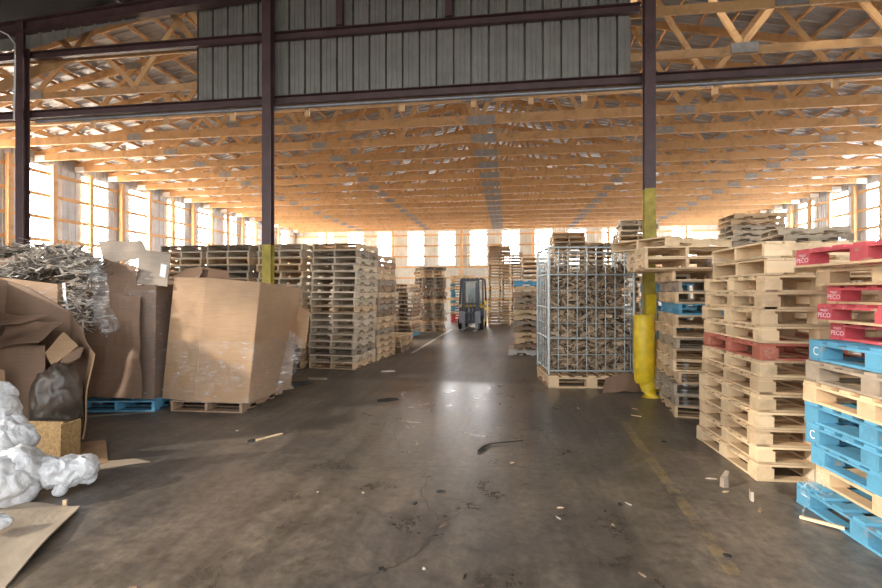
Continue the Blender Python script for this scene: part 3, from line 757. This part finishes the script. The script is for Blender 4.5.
piece([PT(-2, 446.5, 4.9), PT(9, 446.5, 4.9), PT(5, 370, 4.95), PT(-4, 368, 4.95)], 'card', 'narrow upright cardboard edge beside the white film heap', .01, 6)
c = PT(56, 392, 4.95)
mb = MB().lump((c.x, c.y, .44), (.21, .20, .44), .22, 4, 2, 5, .004); tag(mb.obj('plastic_bag', 'bag'), 'dark bulging plastic bag standing inside the collapsed carton', 'bag')
c = PT(46, 415, 4.7)
mb = MB().lump((c.x, c.y, .16), (.30, .18, .18), .3, 5, 6, 4, .004); tag(mb.obj('plastic_bag', 'bag'), 'low dark plastic bag slumped behind the particleboard', 'bag')

# particleboard offcuts
a = R(14)
o = MB().box((0, 0, .195), (.42, .018, .39)).obj('particleboard_offcut', 'osb'); o.location = GP(40, 464)+Vector((0, .0, .001)); o.rotation_euler = (R(-4), 0, TH-R(4)); tag(o, 'square particleboard offcut standing behind the white film', 'board')
o = MB().box((0, 0, .19), (.02, .20, .38)).obj('particleboard_offcut', 'osb'); o.location = GP(66, 463.5)+W(0, .04, .001); o.rotation_euler = (0, R(2), TH-R(10)); tag(o, 'narrow particleboard offcut standing edge-on beside the square one', 'board')
piece([GP(76, 470, .004), GP(108, 464, .004), GP(106, 444, .02), GP(74, 446, .02)], 'card', 'low curled cardboard scrap on the floor behind the particleboard', .03, 8)
piece([GP(88, 472, .004), GP(150, 462.5, .004), GP(136, 461, .012), GP(84, 464, .012)], 'cardpale', 'long torn flat cardboard strip on the floor beside the film', .012, 9, t=.006)
# white film heaps
mb = MB()
for px, py, d, r in ((2, 485, 3.55, .20), (14, 470, 3.65, .19), (8, 440, 3.85, .17), (-4, 415, 3.95, .17), (20, 490, 3.6, .11), (-2, 396, 4.0, .11), (-14, 460, 3.8, .25), (16, 425, 3.95, .08)):
    c = PT(px, py, d); mb.lump(c, r, .34, 4.5, px*.37+1, 5, .003)
tag(mb.obj('plastic_film_bundle', 'plastic'), 'tall crumpled heap of white plastic film in front of the cartons', 'plastic film')
mb = MB()
for px, py, d, r in ((42, 472, 3.75, .11), (56, 474, 3.75, .12), (70, 471, 3.8, .115), (83, 467, 3.85, .11), (60, 489, 3.72, .06), (88, 476, 3.85, .07), (32, 478, 3.75, .10)):
    c = PT(px, py, d); mb.lump(c, r, .36, 6.5, px*.21+2, 5, .003)
tag(mb.obj('plastic_film_bundle', 'plastic'), 'long low crumple of white plastic film in front of the particleboard', 'plastic film')
# foreground cardboard sheet
piece([GP(5, 590, .02), GP(80, 510, .035), GP(-20, 503, .01), GP(-120, 590, .01)], 'cardpale', 'pale flat cardboard sheet lying in front of the white film', .035, 3, 14, name='cardboard_sheet')
mb = MB(); c = GP(-4, 538, .09); mb.lump(c, (.075, .07, .06), .4, 12, 4, 4, .062); tag(mb.obj('plastic_film_scrap', 'plastic'), 'small crumpled film scrap on the pale cardboard sheet', 'plastic film')
o = MB().box((0, 0, .03), (.025, .02, .06)).obj('wood_offcut', 'natural'); o.location = GP(65, 508, .001); o.rotation_euler = (0, 0, .4); tag(o, 'tiny upright wood block between film and cardboard sheet', 'wood scrap')

# ------------------------------------------------------------------ wire cage with scrap
cf = 8.0; f = R(2); u = Vector((math.sin(f), math.cos(f))); r = Vector((math.cos(f), -math.sin(f)))
NL = Vector((1.80, 7.92)); CW, CD = 1.40, 1.10
def CG(x, y, z): p = NL+r*x+u*y; return W(p.x, p.y, z)
e = empty('wire_cage', CG(0, 0, .215)); tag(e, 'tall blue grey wire cage full of broken wood', 'cage'); lo = e.location
def q(x, y, z): return CG(x, y, z)-lo
for x, y in ((0, 0), (CW, 0), (0, CD), (CW, CD)): MB().tube([q(x, y, .22), q(x, y, 2.36)], .024, 8).obj('corner_post', 'cage', e)
for nm, a0, a1 in (('front_panel', (0, 0), (CW, 0)), ('side_panel', (0, 0), (0, CD)), ('side_panel', (CW, 0), (CW, CD)), ('back_panel', (0, CD), (CW, CD))):
    mb = MB(); L = math.hypot(a1[0]-a0[0], a1[1]-a0[1]); n = round(L/.155)
    def pp(t, z): return q(a0[0]+(a1[0]-a0[0])*t, a0[1]+(a1[1]-a0[1])*t, z)
    for z in (.29, .83, 1.34, 1.89, 2.34): mb.tube([pp(0, z), pp(1, z)], .016, 6)
    for z in (.56, 1.08, 1.62, 2.1): mb.tube([pp(0, z), pp(1, z)], .006, 5)
    for k in range(1, n): mb.tube([pp(k/n, .26), pp(k/n, 2.36)], .0085, 5)
    mb.obj(nm, 'cage', e)
hoop = [q(-.02, CD*.1, 2.3), q(-.02, CD*.1, 2.44), q(-.02, CD*.25, 2.52), q(-.02, CD*.8, 2.56), q(-.02, CD*.9, 2.45), q(-.02, CD*.9, 2.3)]
MB().tube(hoop, .015, 6).obj('top_handle', 'cage', e)
pr = pallet('block', 'natural', CG(CW/2, CD/2-.04, .001), TH-f+R(90), 'wide wooden pallet under the wire cage', 'pallets under cartons', var=0)
pr.scale = (1.1, 1.2, 1.45)
M['scrapwood'] = wood('scrap_wood', (.30, .21, .14), (.66, .50, .33), vary=(.15, 1.35))
def cagec(rr):
    k = rr.random()
    if k < .62: x, y = rr.uniform(.1, CW-.1), .1+rr.random()**1.5*.35
    elif k < .85: x, y = .1+rr.random()**1.5*.3, rr.uniform(.1, CD-.1)
    else: x, y = rr.uniform(.12, CW-.12), rr.uniform(.12, CD-.12)
    top = 1.80+.25*noise.noise(Vector((x*2.2, y*2.2, 4)))+.08*x
    z = .27+(top-.27)*(rr.random() if k < .85 else .97+.06*rr.random())
    return CG(x, y, z)
rnd = random.Random(21); mb = MB()
for _ in range(2800):
    c = cagec(rnd); L = rnd.uniform(.06, .30)
    rot = Matrix.Rotation(TH+rnd.gauss(0, .5), 3, 'Z') @ Matrix.Rotation(rnd.gauss(0, .55), 3, 'Y') @ Matrix.Rotation(rnd.uniform(0, 3), 3, 'X')
    lc = Vector((c.x, c.y, 0)); dx = rot @ Vector((L/2, 0, 0))
    mb.box(c, (L, rnd.uniform(.014, .06), rnd.uniform(.008, .02)), rot)
# keep everything inside the cage walls
inv = []
for v in mb.v:
    p = Vector(v); cc = p.x*CT+p.y*ST; dd = -p.x*ST+p.y*CT; h = Vector((cc, dd))-NL
    x = min(CW-.03, max(.03, h.dot(r))); y = min(CD-.03, max(.03, h.dot(u))); inv.append(tuple(CG(x, y, max(.225, p.z))))
mb.v = inv
tag(mb.obj('broken_wood_scrap', 'scrapwood'), 'jumble of broken pallet boards filling the wire cage', 'scrap wood', None, 'stuff')
# brown sheet slumped at the cage foot
piece([GP(603, 394, .004), GP(641, 392, .004), PT(641, 372, 7.72), PT(606, 377, 7.72)], 'carddark', 'wavy brown cardboard sheet slumped at the cage corner by the guard', .10, 6, 14)

# column guard
c = W(3.13, 7.30)
e = empty('column_guard', c); tag(e, 'bright yellow column guard tube standing beside the wire cage', 'guard')
mb = MB(); n = 20
mb.tube([(0, 0, .20), (0, 0, .24), (-.01, -.0, .7), (-.015, -.01, 1.22), (-.015, -.01, 1.25)], [.13, .15, .152, .15, .13], n); mb.obj('tube', 'yellow', e)
for z in (.45, .98): MB().tube([(-.006, 0, z-.015), (-.006, 0, z+.015)], .158, n).obj('band', 'yellow', e)
MB().tube([(.07, -.04, 0.0), (.07, -.04, .1), (.03, -.02, .22)], [.13, .12, .12], n).obj('foot', 'yellow', e)
bar = MB().box((0, 0, .78), (.13, .1, 1.56)); o = bar.obj('guard_post', 'yellow'); o.location = W(3.36, 7.60, .001); o.rotation_euler = (0, 0, TH); tag(o, 'square yellow post between the column and its guard tube', 'guard post')

# ------------------------------------------------------------------ forklift
e = empty('forklift', W(1.36, 20.7), TH-R(10)); tag(e, 'dark grey and yellow forklift parked facing the aisle', 'forklift')
for s in (-1, 1):
    MB().box((s*.33, -.62, 1.10), (.09, .14, 2.1)).obj('mast_rail', 'fork_grey', e)
    MB().box((s*.24, -.64, 1.05), (.06, .1, 1.95)).obj('inner_mast_rail', 'fork_grey', e)
    fk = MB().box((s*.27, -.86, .42), (.11, .04, .72)).box((s*.27, -1.33, .055), (.11, .95, .045)); fk.obj('fork', 'fork_light', e)
    wh = MB().tube([(s*.43-.11, -.3, .30), (s*.43+.11, -.3, .30)], .30, 20); w_ = wh.obj('wheel', 'black', e)
    MB().tube([(s*.43+s*.09-.03, -.3, .30), (s*.43+s*.09+.03, -.3, .30)], .15, 14).obj('wheel_hub', 'yellow', w_)
    MB().tube([(s*.42-.09, 1.25, .24), (s*.42+.09, 1.25, .24)], .24, 18).obj('wheel', 'black', e)
    MB().bar((s*.50, -.35, 1.05), (s*.47, -.1, 2.12), .07, .07).bar((s*.47, -.1, 2.12), (s*.47, 1.0, 2.15), .07, .07).bar((s*.47, 1.0, 2.15), (s*.5, 1.25, 1.0), .07, .07).obj('guard_pillar', 'fork_grey', e)
    MB().box((s*.36, -.9, .55), (.16, .05, .5)).obj('load_backrest_side', 'fork_light', e)
    MB().tube([(s*.58, -.42, .95), (s*.62, -.42, 1.05)], .06, 10).obj('lamp', 'fork_light', e)
mb = MB()
for z in (.35, 1.1, 2.1): mb.box((0, -.6, z), (.62, .05, .09))
mb.obj('mast_crossbar', 'fork_grey', e)
MB().box((0, -.79, .35), (.95, .06, .1)).box((0, -.79, .72), (.95, .06, .1)).obj('carriage', 'fork_grey', e)
MB().tube([(-.08, -.58, .25), (-.08, -.58, 1.5)], .04, 10).tube([(.08, -.58, .25), (.08, -.58, 1.35)], .03, 10).obj('lift_cylinder', 'fork_light', e)
MB().box((0, .4, .62), (1.06, 1.5, .62)).box((0, -.25, .6), (1.0, .25, .5)).obj('body', 'fork_grey', e)
MB().box((.5, .25, .98), (.16, .9, .34)).box((-.5, .25, .9), (.1, .9, .2)).obj('side_panel', 'yellow', e)
MB().box((0, 1.3, .72), (1.04, .5, .95)).obj('counterweight', 'yellow', e)
mb = MB().box((0, .45, 2.16), (1.0, 1.1, .05))
for k in range(5): mb.box((-.4+.2*k, .45, 2.2), (.05, 1.1, .04))
mb.obj('overhead_guard', 'fork_grey', e)
MB().plate([(-.46, -.32, 1.1), (.46, -.32, 1.1), (.43, -.12, 2.08), (-.43, -.12, 2.08)], .012).obj('windscreen', 'glass', e)
MB().box((0, .75, 1.1), (.5, .45, .14)).box((0, 1.0, 1.45), (.5, .12, .65)).obj('seat', 'black', e)
MB().tube([(0, .1, 1.0), (0, .28, 1.32)], .03, 8).tube([(.17*math.cos(t*.5236), .3+.03*math.sin(t*.5236), 1.33+.15*math.sin(t*.5236)) for t in range(13)], .018, 6).obj('steering_wheel', 'black', e)

# ------------------------------------------------------------------ litter on the floor
def chip(name, px, py, size, rz, mat, label, cat='wood scrap', tilt=(0, 0), group=None):
    rnd = random.Random(px*7+py); a, b, h = size if 'scrap' in name else [q_*.75 for q_ in size]
    # a splintered sliver: tapered prism, not a plain box
    pts = [(-a/2, -b*.3), (-a*.1, -b/2), (a/2, -b*.15), (a*.42, b*.3), (0, b/2), (-a*.45, b*.25)]
    mb = MB(); k = len(pts); top = [rnd.uniform(.5, 1)*h for _ in pts]
    vs = [(x, y, 0) for x, y in pts]+[(x*.9, y*.9, t) for (x, y), t in zip(pts, top)]
    mb.add(vs, [tuple(range(k))[::-1], tuple(range(k, 2*k))]+[(i, (i+1) % k, (i+1) % k+k, i+k) for i in range(k)])
    o = mb.obj(name, mat); o.location = GP(px, py, .001); o.rotation_euler = (tilt[0], tilt[1], rz+TH); return tag(o, label, cat, group)
chip('wood_scrap', 725, 486, (.10, .07, .12), .5, 'grey', 'wedge-shaped grey wood scrap in front of the pale stack')
chip('wood_scrap', 752, 499, (.12, .04, .09), 1.0, 'grey', 'leaning splinter of grey wood in front of the pale stack')
chip('wood_scrap', 711, 479, (.09, .025, .012), -.3, 'grey', 'flat sliver lying beside the wedge-shaped scrap')
chip('wood_scrap', 726, 492, (.06, .03, .01), .2, 'natural', 'pale chip lying just in front of the wedge-shaped scrap')
chip('wood_scrap', 760, 510, (.1, .03, .01), .9, 'brown', 'brown flake lying in front of the leaning splinter')
o = MB().bar(GP(800, 518.5, .012), GP(845, 533, .03), .022, .018).obj('wood_stick', 'fresh'); tag(o, 'pale thin stick on the floor at the lowest blue pallet', 'wood scrap')
o = MB().bar(GP(256, 441, .008), GP(282, 434.5, .012), .035, .012).obj('wood_stick', 'fresh'); tag(o, 'yellow wood sliver on the floor before the tan carton', 'wood scrap')
chip('wood_scrap', 252, 441, (.10, .05, .02), .6, 'char', 'small dark bark flake at the end of the yellow sliver')
o = MB().tube([GP(478, 452, .012), GP(484, 448, .014), GP(490, 445, .012), GP(505, 443.5, .014), GP(523, 441.5, .012)], [.008, .013, .008, .006, .004], 6).obj('rubber_strip', 'char'); tag(o, 'black curled strip on the shiny middle of the floor', 'strip')
chip('flattened_scrap', 388, 400, (.34, .22, .012), .3, 'char', 'flat dark patch of scrap beyond the tan carton', 'scrap')
chip('flattened_scrap', 300, 384, (.5, .3, .05), .7, 'char', 'dark scrap heap at the foot of the tan carton', 'scrap')
chip('flattened_scrap', 285, 389, (.3, .2, .06), .2, 'grey', 'grey crumpled scrap beside the torn film of the tan carton', 'scrap')
chip('flattened_scrap', 318, 379, (.4, .12, .03), -.3, 'grey', 'long grey scrap before the tall stack behind the carton', 'scrap')
chip('flattened_scrap', 388, 371.5, (.3, .14, .02), .1, 'white_pallet', 'pale flat scrap on the floor before the low stack', 'scrap')
for px, py, sz, mt, lab in ((415, 504, (.06, .04, .02), 'char', 'dark leaf-like flake nearest the long floor crack'), (441, 492, (.10, .05, .015), 'char', 'dark ragged flake in the middle of the aisle'),
        (443, 526, (.1, .02, .01), 'brown', 'brown splinter in the middle of the aisle'), (382, 570, (.05, .06, .02), 'char', 'dark chip closest to the camera in the aisle'),
        (512, 463, (.06, .035, .012), 'natural', 'light chip beyond the black curled strip'), (237, 431, (.05, .03, .012), 'white_pallet', 'tiny white chip before the tan carton'),
        (430, 411, (.09, .04, .015), 'brown', 'brown chip where the shiny floor begins'), (424, 569, (.03, .03, .012), 'white_pallet', 'tiny white fleck closest to the camera'),
        (628, 504, (.09, .02, .012), 'white_pallet', 'light splinter beside the faded yellow line'), (620, 505, (.06, .03, .015), 'char', 'dark splinter touching the light one by the yellow line'),
        (560, 508, (.07, .02, .01), 'natural', 'light sliver in the open floor before the cage'), (558, 518, (.07, .02, .01), 'white_pallet', 'bent pale sliver just nearer than the light one'),
        (664, 442, (.07, .04, .015), 'char', 'dark chip before the jumbled stack'), (613, 525, (.04, .03, .01), 'brown', 'brown speck beside the yellow line splinters'),
        (642, 575, (.07, .02, .01), 'brown', 'brown sliver closest to the camera by the yellow line'), (635, 409, (.14, .04, .015), 'brown', 'brown splinter on the floor before the column guard'),
        (636, 416, (.18, .03, .01), 'natural', 'long pale splinter on the floor before the column guard'), (727, 556, (.06, .05, .015), 'char', 'dark crumb at the near end of the yellow line'),
        (578, 408, (.07, .03, .01), 'natural', 'pale chip on the floor before the cage pallet'), (500, 404, (.08, .04, .01), 'char', 'dark flake far along the shiny aisle'),
        (465, 577, (.07, .02, .01), 'char', 'dark sliver nearest the camera in the aisle'), (318, 492, (.03, .02, .01), 'white_pallet', 'white fleck on the brownish floor'),
        (363, 493, (.03, .02, .01), 'natural', 'pale fleck between the white fleck and the dark flake'), (133, 588, (.06, .03, .01), 'brown', 'brown chip near the cardboard sheet')):
    chip('floor_chip', px, py, sz, (px % 7)*.4, mt, lab, 'wood chip')
# plastic strap tangle at the blue pallets
rnd = random.Random(4); mb = MB()
for k in range(4):
    p0 = PT(815+rnd.uniform(-5, 5), 474, 3.33); pts = [p0]
    for j in range(7): p0 = p0+Vector((rnd.uniform(-.05, .05), rnd.uniform(-.03, .02), rnd.uniform(-.07, .03))); pts.append(p0)
    mb.tube(pts, .007, 5)
mb.lump(PT(816, 480, 3.33), (.05, .04, .06), .5, 18, 3, 3)
tag(mb.obj('plastic_wrap_tangle', 'filmthick'), 'tangle of clear wrap caught on the lowest blue pallet', 'plastic film')
mb = MB()
for k in range(5): mb.lump(PT(686+rnd.uniform(-2, 2), 365+k*9, 6.0), (.035, .03, .07), .5, 14, k*2.0, 3)
tag(mb.obj('plastic_wrap_tangle', 'filmthick'), 'grey wrap hanging from the front of the jumbled stack', 'plastic film')
mb = MB(); mb.lump(PT(715, 262, 4.9), (.10, .07, .05), .5, 12, 5, 3)
tag(mb.obj('plastic_wrap_tangle', 'filmthick'), 'clear wrap stuffed in the top of the pale stack', 'plastic film')

# ------------------------------------------------------------------ light
w = bpy.data.worlds.new('sky'); S.world = w; w.use_nodes = True
bg = w.node_tree.nodes['Background']; 
wn, wl_ = w.node_tree.nodes, w.node_tree.links
wt = wn.new('ShaderNodeTexCoord'); wz = wn.new('ShaderNodeSeparateXYZ'); wl_.new(wt.outputs['Generated'], wz.inputs[0])
wr = ramp(wn, [(.47, (.20, .185, .165)), (.53, (.95, .975, 1.0))]); wm = wn.new('ShaderNodeMapRange'); wl_.new(wz.outputs[2], wm.inputs[0])
wm.inputs[1].default_value = -1; wm.inputs[2].default_value = 1; wl_.new(wm.outputs[0], wr.inputs[0]); wl_.new(wr.outputs[0], bg.inputs[0])
bg.inputs[0].default_value = (.97, .98, 1.0, 1); bg.inputs[1].default_value = 2.0
sun = bpy.data.lights.new('sun', 'SUN'); sun.energy = 2.4; sun.angle = R(2.5); sun.color = (1, .90, .76)
so = bpy.data.objects.new('sun', sun); COL.objects.link(so)
sd = Vector((-.85, -.45, .40)); so.rotation_euler = sd.to_track_quat('Z', 'Y').to_euler()
S.view_settings.view_transform = 'Standard'; S.view_settings.look = 'None'; S.view_settings.gamma = 1.0; S.view_settings.use_curve_mapping = False
S.view_settings.exposure = 0.8
